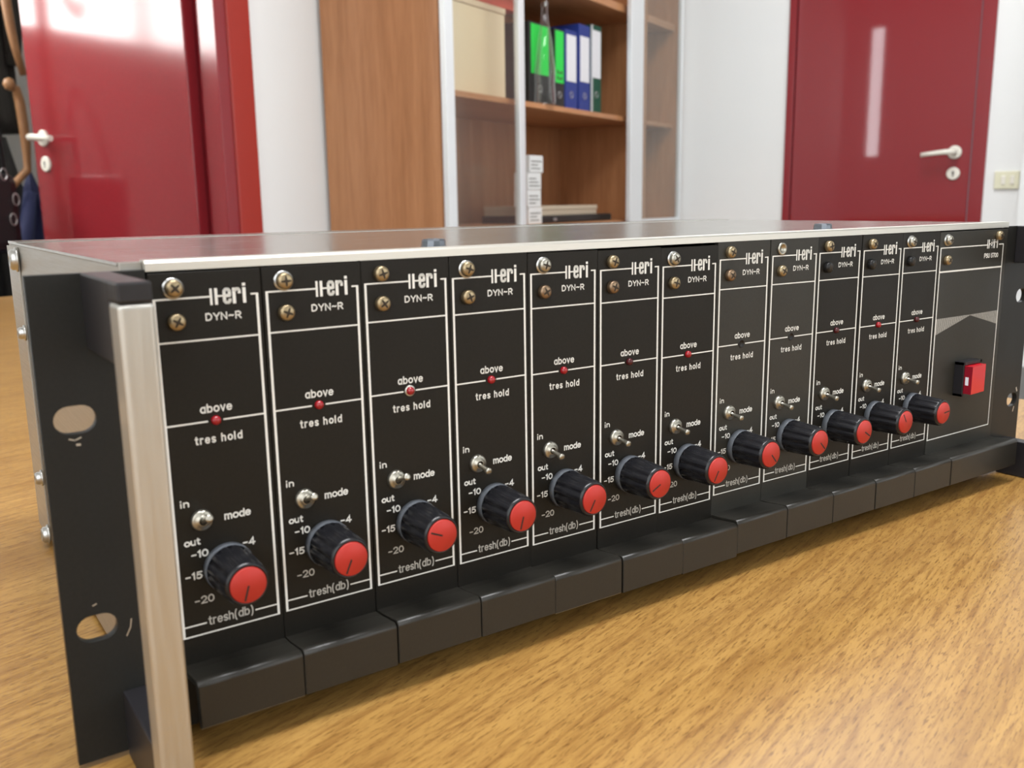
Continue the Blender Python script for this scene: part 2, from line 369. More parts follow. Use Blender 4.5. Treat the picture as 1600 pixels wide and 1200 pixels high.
window('window_1', W0, W1_, BF - 0.09, BF - 0.03, WZ0, WZ1, 3, (SKY, 1.0))
window('window_2', AL - 0.09, AL - 0.03, -3.4, -1.0, WZ0, WZ1, 2, (SKY, 1.0))
window('window_3', AL - 0.09, AL - 0.03, 0.145, 0.27, 0.50, 1.62, 1, (SKY, 7.0))
# the hall behind the left door
bm = bmesh.new()
HW0, HW1, HZ0, HZ1 = -3.95, -2.45, 0.80, 1.70
rbox(bm, AL, HW0, HB, HB + 0.1, ZF, ZC); rbox(bm, HW1, 0.0, HB, HB + 0.1, ZF, ZC)
rbox(bm, HW0, HW1, HB, HB + 0.1, ZF, HZ0); rbox(bm, HW0, HW1, HB, HB + 0.1, HZ1, ZC)
room_obj('wall_hall', bm, [M['wall_hall']])
window('window_4', HW0, HW1, HB + 0.02, HB + 0.07, HZ0, HZ1, 2, ((1, 1, 0.97), 13.0))
bm = bmesh.new(); rbox(bm, -1.2, -1.1, BW + 0.1, HB, ZF, ZC); room_obj('wall_hall_end', bm, [M['wall_hall']])

def lever_handle(parent, origin, n, t):
    """origin on the door face (room coords), n outward, t lever direction, both in (a,b)"""
    O = Vector(origin); n = Vector((n[0], n[1], 0)); t = Vector((t[0], t[1], 0)); up = Vector((0, 0, 1))
    def disc(name, c, r, h, m):
        bm = bmesh.new()
        pr = [(0, 0), (r, 0), (r, h * .7), (r * .85, h), (0, h)]; rings = []
        for rr, hh in pr:
            rings.append([bm.verts.new(c + n * hh + (t * math.cos(q) + up * math.sin(q)) * rr) for q in [i * math.pi / 12 for i in range(24)]] if rr else [bm.verts.new(c + n * hh)])
        for A, B in zip(rings, rings[1:]):
            for i in range(24):
                j = (i + 1) % 24
                vs = [A[0], B[i], B[j]] if len(A) == 1 else ([A[i], A[j], B[0]] if len(B) == 1 else [A[i], A[j], B[j], B[i]])
                f = bm.faces.new(vs); f.smooth = len(A) > 1 and len(B) > 1
        return done(name, bm, parent, [m])
    h = disc('door_handle', O, 0.025, 0.010, M['handle'])
    bm = bmesh.new()
    pts = [O + n * 0.008, O + n * 0.040, O + n * 0.052 + t * 0.008, O + n * 0.054 + t * 0.03, O + n * 0.052 + t * 0.075 - up * .004, O + n * 0.048 + t * 0.112 - up * .008]
    add_tube(bm, pts, [0.011, 0.010, 0.011, 0.010, 0.009, 0.009], 12)
    done('lever', bm, h, [M['handle']])
    k = disc('keyhole_rosette', O - up * 0.079, 0.024, 0.008, M['handle'])
    bm = bmesh.new(); c = O - up * 0.079 + n * 0.0085
    for q0, q1, s0, s1 in ((-.004, .004, -.002, .008), (-.0025, .0025, -.012, -.001)):
        vs = [bm.verts.new(c + t * x + up * z + n * y) for x, z, y in ((q0, s0, 0), (q1, s0, 0), (q1, s1, 0), (q0, s1, 0))]
        bm.faces.new(vs)
    done('keyhole', bm, k, [M['key']])
# left door: red casing, jamb and the leaf swung open into the hall
bm = bmesh.new()
rbox(bm, -2.155, -2.072, BW - 0.036, BW - 0.001, ZF, DZ + 0.10, 0, 0.004)
room_obj('trim_1', bm, [M['red_frame']])['kind'] = 'structure'
bm = bmesh.new(); rbox(bm, -2.195, -2.156, BW - 0.032, BW + 0.038, ZF, DZ, 0, 0.002); rbox(bm, -2.180, -2.119, BW + 0.039, BW + 0.135, ZF, DZ, 0, 0.002)
rbox(bm, -2.98, -2.10, BW + .002, BW + 0.11, DZ, DZ + 0.04, 0, 0.003); rbox(bm, -3.02, -2.98, BW - 0.02, BW + 0.11, ZF, DZ + 0.04, 0, 0.003)
room_obj('trim_2', bm, [M['red_door']])
bm = bmesh.new(); rbox(bm, -2.222, -2.183, BW + 0.062, 1.275, ZF + 0.01, DZ - 0.02, 0, 0.003)
d1 = room_obj('door_1', bm, [M['red_door']])
tag(d1, 'glossy red door leaf swung open beside the coats', None)
lever_handle(d1, (-2.222, 1.215, 0.368), (-1, 0), (0, -1))
# right door
bm = bmesh.new()
rbox(bm, -0.012, 0.06, RB1 - 0.030, RB1, ZF, DZ, 0, 0.003); rbox(bm, -0.012, 0.06, RB0, RB0 + 0.050, ZF, DZ, 0, 0.003); rbox(bm, -0.012, 0.06, RB0, RB1, DZ, DZ + 0.05, 0, 0.003)
room_obj('trim_3', bm, [M['red_door']])
bm = bmesh.new(); rbox(bm, -0.004, 0.036, RB0 + 0.053, RB1 - 0.033, ZF + 0.01, DZ - 0.005, 0, 0.002)
d2 = room_obj('door_2', bm, [M['red_gloss']]); tag(d2, 'closed glossy red door in the white wall on the right', None)
lever_handle(d2, (-0.004, -1.119, 0.312), (-1, 0), (0, 1))
# light switch
bm = bmesh.new(); rbox(bm, -0.010, 0.0, -1.345, -1.262, 0.172, 0.236, 0, 0.002)
sw = room_obj('light_switch', bm, [M['plate_sw']], kind=None)
tag(sw, 'ivory wall plate with two rocker switches beside the right red door', 'light switch')
for c in (-1.292, -1.322):
    bm = bmesh.new(); rbox(bm, -0.014, -0.009, c - 0.007, c + 0.007, 0.188, 0.220, 0, 0.0015); done('rocker_switch', bm, sw, [M['handle']])

# ================================================================== BOOKCASE
def wood(name, c0, c1, c2, axis_scale, rough=0.4):
    m = mat(name, c1, rough)
    v = coords(m, axis_scale)
    n1 = noise(m, v, 3.0, 5, 0.55, 0.6); n2 = noise(m, v, 18.0, 4, 0.6)
    c = ramp(m, n1, [(0.30, c0), (0.5, c1), (0.70, c2)])
    c = mix(m, 0.35, c, ramp(m, n2, [(0.35, c0), (0.65, c2)]))
    Lk(m, c, bsdf(m).inputs['Base Color']); return m
M['cherry'] = wood('cherry_laminate_upright', (0.36, 0.155, 0.062), (0.45, 0.205, 0.088), (0.54, 0.26, 0.12), (6, 6, 0.5), 0.35)
M['cherry_h'] = wood('cherry_laminate_shelf', (0.36, 0.155, 0.062), (0.45, 0.205, 0.088), (0.54, 0.26, 0.12), (0.6, 6, 6), 0.4)
M['strip'] = mat('pale_aluminium_profile', (0.80, 0.83, 0.84), 0.35, 0.35)
def glass_haze():
    m = bpy.data.materials.new('satin_cabinet_glass'); m.use_nodes = True; nt = m.node_tree; nt.nodes.clear()
    o = nt.nodes.new('ShaderNodeOutputMaterial'); tr = nt.nodes.new('ShaderNodeBsdfTransparent'); tr.inputs[0].default_value = (0.97, 0.975, 0.96, 1)
    gl = nt.nodes.new('ShaderNodeBsdfGlossy'); gl.inputs['Roughness'].default_value = 0.12; gl.inputs[0].default_value = (0.9, 0.92, 0.92, 1)
    df = nt.nodes.new('ShaderNodeBsdfDiffuse'); df.inputs[0].default_value = (0.45, 0.47, 0.43, 1)
    fr = nt.nodes.new('ShaderNodeLayerWeight'); fr.inputs[0].default_value = 0.05
    m1 = nt.nodes.new('ShaderNodeMixShader'); m1.inputs[0].default_value = 0.045; nt.links.new(tr.outputs[0], m1.inputs[1]); nt.links.new(df.outputs[0], m1.inputs[2])
    m2 = nt.nodes.new('ShaderNodeMixShader'); nt.links.new(fr.outputs['Facing'], m2.inputs[0]); nt.links.new(m1.outputs[0], m2.inputs[1]); nt.links.new(gl.outputs[0], m2.inputs[2])
    nt.links.new(m2.outputs[0], o.inputs[0]); return m
M['satin'] = glass_haze()
bc = empty('bookcase', (R0.x, R0.y, ZF), ROT)
tag(bc, 'tall cherry wood bookcase with aluminium edged glass doors against the back wall', 'bookcase')
def bpart(name, a0, a1, b0, b1, z0, z1, m, parent=bc, bevel=0.0):
    bm = bmesh.new(); rbox(bm, a0, a1, b0, b1, z0 - ZF, z1 - ZF, 0, bevel); return done(name, bm, parent, [m])
BCT = 1.38
bpart('side_panel', -1.772, -1.750, 0.004, 0.445, ZF + .0, BCT, M['cherry'], bevel=.001)
bpart('side_panel', -0.030, -0.006, 0.004, 0.445, ZF + .0, BCT, M['cherry'], bevel=.001)
bpart('divider', -0.330, -0.308, 0.024, 0.424, ZF + .08, BCT - .02, M['cherry'])
bpart('back_panel', -1.750, -0.030, 0.424, 0.436, ZF + .06, BCT, M['cherry'])
bpart('plinth', -1.750, -0.030, 0.02, 0.04, ZF, ZF + .08, M['cherry_h'])
bpart('top_panel', -1.750, -0.030, 0.004, 0.424, BCT - .022, BCT, M['cherry_h'])
for zt, th in ((0.073, 0.022), (0.4755, 0.017), (0.892, 0.028), (-0.33, .022), (-.65, .022)):
    bpart('shelf', -1.750, -0.330, 0.020 if zt > -.4 else .045, 0.424, zt - th, zt, M['cherry_h'])
    bpart('shelf', -0.308, -0.030, 0.020 if zt > -.4 else .045, 0.424, zt - th, zt, M['cherry_h'])
def glass_door(a0, a1, wl, wr, z0=0.062, z1=1.36):
    bm = bmesh.new()
    rbox(bm, a0, a0 + wl, -0.022, -0.002, z0 - ZF, z1 - ZF, 0, .002); rbox(bm, a1 - wr, a1, -0.022, -0.002, z0 - ZF, z1 - ZF, 0, .002)
    rbox(bm, a0, a1, -0.020, -0.004, z0 - ZF, z0 + .012 - ZF); rbox(bm, a0, a1, -0.020, -0.004, z1 - .02 - ZF, z1 - ZF)
    f = done('door', bm, bc, [M['strip']]); f['label'] = 'glass door in a pale aluminium frame'
    bm = bmesh.new(); rbox(bm, a0 + wl * .9, a1 - wr * .9, -0.014, -0.010, z0 + .01 - ZF, z1 - .01 - ZF); done('pane', bm, f, [M['satin']])
glass_door(-1.772, -1.346, 0.040, 0.032)
glass_door(-0.552, -0.030, 0.115, 0.012)
# lower doors of the bookcase (hidden behind the rack, same front)
for a0, a1 in ((-1.772, -1.330), (-1.328, -0.890), (-0.888, -0.450), (-0.448, -0.006)):
    d = bpart('door', a0 + .001, a1 - .001, -0.018, 0.002, ZF + .08, 0.05, M['cherry'], bevel=.0015)
    bm = bmesh.new(); rbox(bm, a1 - .05, a1 - .04, -0.045, -0.017, -.15 - ZF, -.03 - ZF, 0, .003); done('handle', bm, d, [M['strip']])

# contents ---------------------------------------------------------------
def rthing(name, a, b, z, label, cat, group=None):
    p = rm(a, b, z); o = empty(name, p, ROT); tag(o, label, cat, group); return o
def lbox(name, parent, p0, p1, m, bevel=0.0):
    bm = bmesh.new(); add_box(bm, p0, p1, 0, 1.0, bevel); return done(name, bm, parent, [m])
M['paper'] = mat('white_spine_label', (0.74, 0.74, 0.76), 0.6)
M['green_lab'] = mat('bright_green_label', (0.02, 0.62, 0.07), 0.5)
M['ring'] = mat('steel_finger_ring', (0.5, 0.5, 0.5), 0.3, 0.9)
def binder(a0, a1, z1, spine, labm, lz0, lz1, label, marks=0, sleeve=False):
    wd = a1 - a0; SZ = 0.4765
    o = rthing('lever_arch_binder', a0, 0.075, SZ, label, 'binder', 'binders on the upper shelf')
    bm = bmesh.new(); h = z1 - SZ
    add_box(bm, (0.001, 0, 0), (wd - 0.001, 0.004, h), 0, 1, 0.0015)
    add_box(bm, (0.001, 0.003, 0), (0.0035, 0.285, h), 0, 1); add_box(bm, (wd - 0.0035, 0.003, 0), (wd - 0.001, 0.285, h), 0, 1)
    done('cover', bm, o, [spine])
    lbox('paper_block', o, (0.006, 0.012, 0.006), (wd - 0.006, 0.27, h - 0.012), M['paper'])
    lb = lbox('spine_label', o, (wd * .10, -0.0012, lz0 - SZ), (wd * .90, 0.001, lz1 - SZ), labm, 0.0004)
    if marks:
        bm = bmesh.new()
        for k in range(marks):
            zc = lz0 - SZ + 0.012 + k * 0.020
            add_box(bm, (wd * .25, -0.0018, zc), (wd * .75, -0.0011, zc + 0.0035)); add_box(bm, (wd * .25, -0.0018, zc + .004), (wd * .36, -0.0011, zc + 0.012)); add_box(bm, (wd * .60, -0.0018, zc + .004), (wd * .72, -0.0011, zc + 0.010))
        done('label_writing', bm, lb, [M['key']])
    bm = bmesh.new(); zc = (lz0 - SZ) * 0.55; ringp = []
    for i in range(17): ringp.append((wd / 2 + 0.011 * math.cos(i * math.pi / 8), -0.0005, zc + 0.011 * math.sin(i * math.pi / 8)))
    add_tube(bm, ringp, 0.0016, 6); done('finger_ring', bm, o, [M['ring']])
    if sleeve: 
        s_ = lbox('plastic_sleeve', o, (-0.0015, -0.003, 0.0), (0.004, 0.003, h - 0.002), M['strip']); s_['label'] = 'shiny clear plastic edge'
    return o
cb = mat('black_binder_board', (0.018, 0.018, 0.018), 0.5); cbl = mat('blue_binder_board', (0.018, 0.038, 0.22), 0.45); cg = mat('dark_green_binder_board', (0.010, 0.075, 0.045), 0.45)
binder(-1.160, -1.012, 0.750, cb, M['green_lab'], 0.582, 0.744, 'widest black binder with a bright green label, behind the clear bottle')
binder(-0.985, -0.912, 0.750, cb, M['green_lab'], 0.567, 0.744, 'narrow black binder with a tall bright green label, right of the bottle', 2)
binder(-0.905, -0.815, 0.758, cbl, M['paper'], 0.580, 0.742, 'shorter blue binder with a white label, next to the green labelled binder')
binder(-0.800, -0.712, 0.792, cbl, M['paper'], 0.588, 0.750, 'taller blue binder with a white label, second from the right on its shelf')
binder(-0.700, -0.618, 0.804, cg, M['paper'], 0.612, 0.785, 'dark green binder with a white label, rightmost on its shelf', 0, True)
# bottle
bg = bpy.data.materials.new('clear_bottle_glass'); bg.use_nodes = True; nt = bg.node_tree; nt.nodes.clear()
o_ = nt.nodes.new('ShaderNodeOutputMaterial'); tr = nt.nodes.new('ShaderNodeBsdfTransparent'); tr.inputs[0].default_value = (0.95, 0.97, 0.95, 1)
gl = nt.nodes.new('ShaderNodeBsdfGlossy'); gl.inputs['Roughness'].default_value = 0.05
fr = nt.nodes.new('ShaderNodeLayerWeight'); fr.inputs[0].default_value = 0.35
mx = nt.nodes.new('ShaderNodeMixShader'); nt.links.new(fr.outputs['Facing'], mx.inputs[0]); nt.links.new(tr.outputs[0], mx.inputs[1]); nt.links.new(gl.outputs[0], mx.inputs[2]); nt.links.new(mx.outputs[0], o_.inputs[0])
bt = rthing('glass_bottle', -1.120, 0.036, 0.4755, 'tall clear tapering glass bottle standing before the green labelled binder', 'bottle')
bm = bmesh.new()
prof = [(0, 0.002), (.033, 0.0), (.036, .006), (.036, .03), (.033, .07), (.036, .11), (.030, .15), (.027, .18), (.024, .21), (.018, .245), (.012, .28), (.0105, .315), (.0105, .335), (0.0, .336)]
add_lathe(bm, prof, 'z', (0, 0, 0), 20, 0, 1.0, lambda k, t: 1 + 0.05 * math.cos(6 * t)); done('bottle_body', bm, bt, [bg])
bm = bmesh.new(); add_lathe(bm, [(0.0125, .318), (.0135, .320), (.0135, .332), (.012, .334)], 'z', (0, 0, 0), 16); done('bottle_lip', bm, bt, [bg])
# boxes, books
bxm = mat('white_carton', (0.72, 0.72, 0.70), 0.6)
ords = ['bottom', 'second lowest', 'second highest', 'topmost']
for k in range(4):
    off = (-0.010, -0.016, -0.014, 0.0)[k]
    o = rthing('small_carton', -1.203 + off, 0.05, 0.0735 + k * 0.0585, 'small white carton with printed band, %s in its stack' % ords[k], 'box', 'stacked cartons on the middle shelf')
    lbox('carton_body', o, (0, 0, 0), (0.090, 0.055, 0.057), bxm, 0.002)
    bm = bmesh.new()
    for q in range(3): add_box(bm, (0.010, -0.0008, 0.012 + q * 0.012), ((0.070, 0.055, 0.078)[(q + k) % 3], 0.001, 0.015 + q * 0.012))
    done('printed_band', bm, o, [M['key']])
o = rthing('document_case', -1.105, 0.06, 0.0735, 'flat black document case lying on the middle shelf', 'case')
lbox('case_body', o, (0, 0, 0), (0.555, 0.26, 0.027), mat('black_case', (0.012, 0.011, 0.010), 0.4), 0.004)
lbox('clasp', o, (0.08, -0.004, 0.008), (0.10, 0.001, 0.018), M['ring'], 0.001)
o = rthing('flat_box', -1.10, 0.07, 0.101, 'flat beige box lying on top of the black document case', 'box')
lbox('box_base', o, (0, 0, 0), (0.435, 0.24, 0.020), mat('beige_board', (0.46, 0.38, 0.28), 0.6), 0.001)
lbox('box_lid', o, (-0.002, -0.002, 0.0205), (0.437, 0.242, 0.034), mat('beige_board_lid', (0.50, 0.42, 0.31), 0.6), 0.001)
o = rthing('archive_box', -1.60, 0.10, 0.4765, 'cream archive box behind the left glass door', 'box')
lbox('box_body', o, (0, 0, 0), (0.330, 0.28, 0.275), mat('cream_card', (0.75, 0.62, 0.42), 0.7), 0.003)
lbox('lid', o, (-0.003, -0.003, 0.2755), (0.333, 0.283, 0.295), mat('cream_card_lid', (0.72, 0.58, 0.40), 0.7), 0.003)
o = rthing('red_box', -1.58, 0.10, 0.7725, 'red box on top of the cream archive box', 'box')
lbox('box_body', o, (0, 0, 0), (0.40, 0.22, 0.06), mat('red_card', (0.62, 0.09, 0.05), 0.6), 0.003)
lbox('lid', o, (-0.002, -0.002, 0.0605), (0.402, 0.222, 0.08), mat('red_card_lid', (0.60, 0.08, 0.05), 0.6), 0.003)

# ================================================================== COAT STAND in the hall
M['bent'] = wood('bentwood_brown', (0.22, 0.10, 0.04), (0.30, 0.145, 0.06), (0.36, 0.18, 0.08), (4, 4, 1), 0.35)
st = empty('coat_stand', rm(-2.50, 1.60, ZF), ROT)
tag(st, 'brown bentwood coat stand with curved hooks behind the left red door', 'coat stand')
def SL(a, b, z): return Vector((a + 2.50, b - 1.60, z - ZF))
bm = bmesh.new(); add_tube(bm, [SL(-2.50, 1.60, ZF + .06), SL(-2.50, 1.60, 1.15)], 0.022, 12); done('pole', bm, st, [M['bent']])
for k in range(4):
    t = k * math.pi / 2 + .4
    c, s = math.cos(t), math.sin(t)
    bm = bmesh.new(); add_tube(bm, [SL(-2.50 + c * .02, 1.60 + s * .02, ZF + .30), SL(-2.50 + c * .10, 1.60 + s * .10, ZF + .14), SL(-2.50 + c * .22, 1.60 + s * .22, ZF + .012)], [.014, .014, .013], 8); done('foot', bm, st, [M['bent']])
hooks = [[(-2.49, 1.59, 1.05), (-2.32, 1.50, 1.04), (-2.175, 1.45, 0.93), (-2.157, 1.45, 0.82), (-2.152, 1.45, 0.74), (-2.143, 1.45, 0.67), (-2.125, 1.45, 0.586)],
         [(-2.178, 1.45, 0.550), (-2.156, 1.45, 0.540), (-2.148, 1.45, 0.50), (-2.144, 1.45, 0.43), (-2.143, 1.45, 0.36), (-2.147, 1.45, 0.28), (-2.25, 1.50, 0.16), (-2.49, 1.59, 0.02)],
         [(-2.51, 1.61, 1.05), (-2.57, 1.65, 1.08), (-2.66, 1.69, 1.00), (-2.68, 1.71, 0.90), (-2.73, 1.73, 0.86), (-2.77, 1.75, 0.92)]]
for k, h in enumerate(hooks):
    bm = bmesh.new(); add_tube(bm, [SL(*p) for p in h], [.013, .014, .016, .016, .015, .013, .012, .012][:len(h)], 10)
    if k == 1: add_lathe(bm, [(0, -.022), (.014, -.016), (.020, 0), (.014, .016), (0, .022)], 'z', SL(-2.180, 1.445, 0.552), 14)
    done('hook', bm, st, [M['bent']])
def coat(name, a, b, ztop, zbot, w0, w1, m, label, cat, folds=7, ph=0.0, extras=None):
    o = empty(name, rm(a, b, zbot), ROT); tag(o, label, cat, 'clothes on the coat stand')
    bm = bmesh.new(); H = ztop - zbot; nz = 14; pr = []
    for k in range(nz + 1):
        t = k / nz; r = w1 + (w0 - w1) * t
        if t > .86: r *= math.sqrt(max(0.0, 1 - ((t - .86) / .145) ** 2))
        pr.append((max(r, .002), t * H))
    pr = [(0, 0)] + pr + [(0, H + .001)]
    add_lathe(bm, pr, 'z', (0, 0, 0), 48, 0, 1.0, lambda k, t: (1 + 0.10 * math.cos(folds * t + ph + k * .12) + .05 * math.cos(2.3 * folds * t + 1 + ph)) * (0.62 + .38 * abs(math.cos(t))))
    done('garment_body', bm, o, [m])
    for sgn in (-1, 1):
        bm = bmesh.new(); add_tube(bm, [(sgn * w0 * .7, -.02, H * .90), (sgn * w1 * .85, -.05, H * .70), (sgn * w1 * .80, -.07, H * .45), (sgn * w1 * .75, -.06, H * .30)], [.045 * w1 / .16, .052 * w1 / .16, .048 * w1 / .16, .040 * w1 / .16], 12); done('sleeve', bm, o, [m])
    return o
cl = mat('black_cloth', (0.010, 0.009, 0.008), 0.85); v = coords(cl, (1, 1, 1)); bump(cl, noise(cl, v, 300, 3), .3, .002)
cl2 = mat('charcoal_cloth', (0.020, 0.017, 0.014), 0.85)
cn = mat('navy_cloth', (0.020, 0.026, 0.085), 0.7)
c1 = coat('black_coat', -2.195, 1.64, 0.50, -0.60, 0.075, 0.100, cl, 'black coat hanging low on the coat stand', 'coat', 7)
c2 = coat('charcoal_coat', -2.075, 1.78, 1.20, 0.42, 0.085, 0.105, cl2, 'charcoal coat hanging high behind the curved wooden hook', 'coat', 6, 1.0)
c3 = coat('navy_jacket', -2.118, 1.49, 0.275, -0.45, 0.022, 0.080, cn, 'navy blue jacket hanging beside the edge of the open red door', 'jacket', 5, 2.0)
bgm = mat('black_bag_leather', (0.010, 0.010, 0.011), 0.3)
o = empty('black_bag', rm(-2.375, 1.24, 0.02), ROT); tag(o, 'small black shoulder bag with metal buckles hanging before the black coat', 'bag')
lbox('bag_body', o, (-.14, -.03, 0), (.055, .05, .24), bgm, .03)
bm = bmesh.new(); add_tube(bm, [(-.08, 0, .24), (-.05, .01, .42), (0, .03, .52), (.03, .02, .42), (.03, 0, .22)], .006, 6); done('strap', bm, o, [bgm])
for (x, z) in ((.02, .10), (.005, .235), (.035, .16)):
    bm = bmesh.new(); add_tube(bm, [(x + .010 * math.cos(i * math.pi / 6), -.034, z + .018 * math.sin(i * math.pi / 6)) for i in range(13)], .0016, 6); done('buckle', bm, o, [M['ring']])

# ================================================================== TABLE
TR = math.radians(17.0)
tw = mat('beech_table_top', (0.55, 0.33, 0.12), 0.32, spec=0.45)
v = coords(tw, (1, 1, 1))
def stretched(sx, sy): return coords(tw, (sx, sy, 1))
bands = noise(tw, stretched(1.6, 14), 2.2, 4, 0.5, 0.8)
streak = noise(tw, stretched(9, 95), 4.0, 4, 0.62, 0.4)
fleck = noise(tw, stretched(60, 400), 3.2, 3, 0.6, 0.3)
base = ramp(tw, bands, [(0.30, (0.31, 0.165, 0.042)), (0.5, (0.385, 0.215, 0.058)), (0.72, (0.43, 0.248, 0.072))])
base = mix(tw, ramp(tw, streak, [(0.44, (0.0,) * 3), (0.64, (0.8,) * 3)]), base, (0.235, 0.112, 0.029))
base = mix(tw, ramp(tw, fleck, [(0.53, (0.0,) * 3), (0.66, (0.72,) * 3)]), base, (0.135, 0.058, 0.014))
Lk(tw, base, bsdf(tw).inputs['Base Color'])
bump(tw, fleck, 0.10, 0.0003)
# far edge passes (0.135,1.60); right edge passes (0.616,0.077) in the rack frame
ux, uy = Vector((math.cos(TR), math.sin(TR))), Vector((-math.sin(TR), math.cos(TR)))
farv = Vector((0.135, 1.60)).dot(uy); rightu = Vector((0.640, 0.077)).dot(ux)
tb = empty('wooden_table', (0, 0, -0.0012), TR)
tag(tb, 'large beech wood table under the black rack unit', 'table')
lbox('tabletop', tb, (rightu - 1.5, farv - 2.35, -0.030), (rightu, farv, 0.0), tw, 0.002)
leg_m = mat('grey_table_leg', (0.30, 0.30, 0.30), 0.4, 0.6)
for px, py in ((rightu - 1.4, farv - 2.25), (rightu - .08, farv - 2.25), (rightu - 1.4, farv - .1), (rightu - .08, farv - .1)):
    lbox('leg', tb, (px - .025, py - .025, ZF + 0.0012), (px + .025, py + .025, -0.0302), leg_m, .003)

# ================================================================== RACK UNIT (millimetres, front plane y = 0)
rk = empty('rack_unit', (0, 0, 0))
tag(rk, 'black rack-mount audio unit with twelve red-capped knobs and an aluminium case, lying on the table', 'audio rack')
def mbox(name, p0, p1, m, parent=rk, bevel=0.0): return box(name, p0, p1, m, parent, bevel, MM)
XL, XR, YB, ZT = -7.0, 433.5, 222.0, 134.3
mbox('side_plate', (XL, 4, 1.2), (XL + 1.5, YB, 133.2), M['alu_side'], bevel=.2)
mbox('side_plate', (XR - 1.5, 4, 1.2), (XR, YB, 133.2), M['alu_side'], bevel=.2)
br = mbox('corner_bracket', (XL - 0.9, 192, 1.6), (XL - 0.02, YB + .5, 132.6), M['alu_side'], bevel=.2)
mbox('corner_bracket', (XR + .02, 192, 1.6), (XR + 0.9, YB + .5, 132.6), M['alu_side'], bevel=.2)
mbox('rear_panel', (XL + 1.6, YB - 2, 1.4), (XR - 1.6, YB, 133.1), M['alu_side'])
mbox('bottom_plate', (XL + 1.6, 6, 1.2), (XR - 1.6, YB - 2.1, 2.4), M['alu_side'])
tc_ = mbox('top_cover', (XL - .2, 5.3, 133.3), (XR + .2, YB - 26, ZT), M['alu_top'], bevel=.15)
mbox('rear_flange', (XL - .2, YB - 25.8, 133.3), (XR + .2, YB + .6, ZT + .35), M['alu_top'], bevel=.2)
for bx in (92.0, 291.5):
    bm = bmesh.new(); add_lathe(bm, [(0, 0.05), (4.2, 0.05), (4.2, .5), (3.9, .5), (3.9, 2.0), (3.5, 2.6), (2.2, 2.7), (2.0, 1.6), (0, 1.6)], 'z', (bx, 12.0, ZT), 12, 0, MM, smooth=False)
    done('bolt', bm, tc_, [M['bolt']])
# aluminium front rail and the lower rail
bm = bmesh.new(); prism_x(bm, [(0.0, 131.85), (0.0, 134.0), (.5, 134.6), (1.2, 134.75), (5.2, 134.75), (5.2, 131.85)], -1.3, 427.4, 0, MM)
done('front_rail', bm, rk, [M['alu_bright']])
mbox('end_block', (XL + .1, 3.1, 118), (-1.4, 5.25, 134.25), M['alu_side'], bevel=.2); mbox('end_block', (427.5, 3.1, 118), (XR - .1, 5.25, 134.25), M['alu_side'], bevel=.2)
mbox('bottom_rail', (-1.3, 2.5, .4), (427.4, 10, 7.2), M['panel'], bevel=.3)
# side screws
for y, z, r in ((193, 127.4, 4.4), (193, 96, 2.6), (193, 31, 2.8), (193, 4.6, 3.6)):
    bm = bmesh.new(); c = (XL - .9, y, z)
    prof = [(0, 0), (r + .8, 0), (r + .8, -.6), (r, -.7), (r, -2.0), (r * .8, -2.9), (r * .38, -3.1), (r * .34, -2.1), (0, -2.1)]
    add_lathe(bm, prof, 'x', c, 24, 0, MM); done('side_screw', bm, rk, [M['zinc']])
# ears -------------------------------------------------------------------
def ear(x0, x1, sx):
    o = plate('rack_ear', [(x0, 0.2), (x1, 0.2), (x1, 132.3), (x0, 132.3)], [slot_loop(sx, 95.2, 10.2, 7.3), slot_loop(sx, 38.1, 10.2, 7.3)], 2.6, M['ear'], rk, 0.15)
    o.location = (0, 0.4 * MM, 0); return o
e1_ = ear(-29.7, -1.35, -21.6); e2_ = ear(427.5, 454.9, 446.9)
def scr(e, pts, wd):   # a scratch that bares the metal near a slot
    bm = bmesh.new(); ribbon(bm, pts, wd, -0.1); done('scratch', bm, e, [M['alu_bright']])
for p_, w_ in (([(-23.6, 90.4), (-22.2, 89.9), (-20.6, 90.5)], .35), ([(-22.0, 88.7), (-20.9, 88.6)], .6), ([(-13.0, 38.4), (-13.4, 36.0), (-14.6, 33.7)], .32), ([(-22.3, 44.5), (-21.2, 44.9)], .35)): scr(e1_, p_, w_)
for p_, w_ in (([(450.2, 44.6), (451.4, 42.2)], 1.0), ([(449.6, 34.0), (448.6, 31.2)], .7)): scr(e2_, p_, w_)
# handles
def handle(x0, x1):
    bm = bmesh.new()
    add_box(bm, (x0 - .15, -40.6, 4.6), (x1 + .15, -31.4, 127.6), 0, MM, 1.0, 3)
    h = done('carry_handle', bm, rk, [M['alu']]); h['label'] = 'satin aluminium grip bar'
    for z0, z1, zi in ((113.2, 132.4, 1), (-1.0, 18.2, -1)):
        bm = bmesh.new()
        add_box(bm, (x0, -31.3, z0), (x1, 0.35, z1), 0, MM, .5, 2)
        if zi > 0: add_box(bm, (x0, -40.5, 127.7), (x1, -30.5, z1), 0, MM, .6, 2)
        else: add_box(bm, (x0, -40.5, z0), (x1, -30.5, 4.5), 0, MM, .6, 2)
        done('handle_foot', bm, h, [M['plastic']])
handle(-17.1, -9.6); handle(435.9, 443.4)

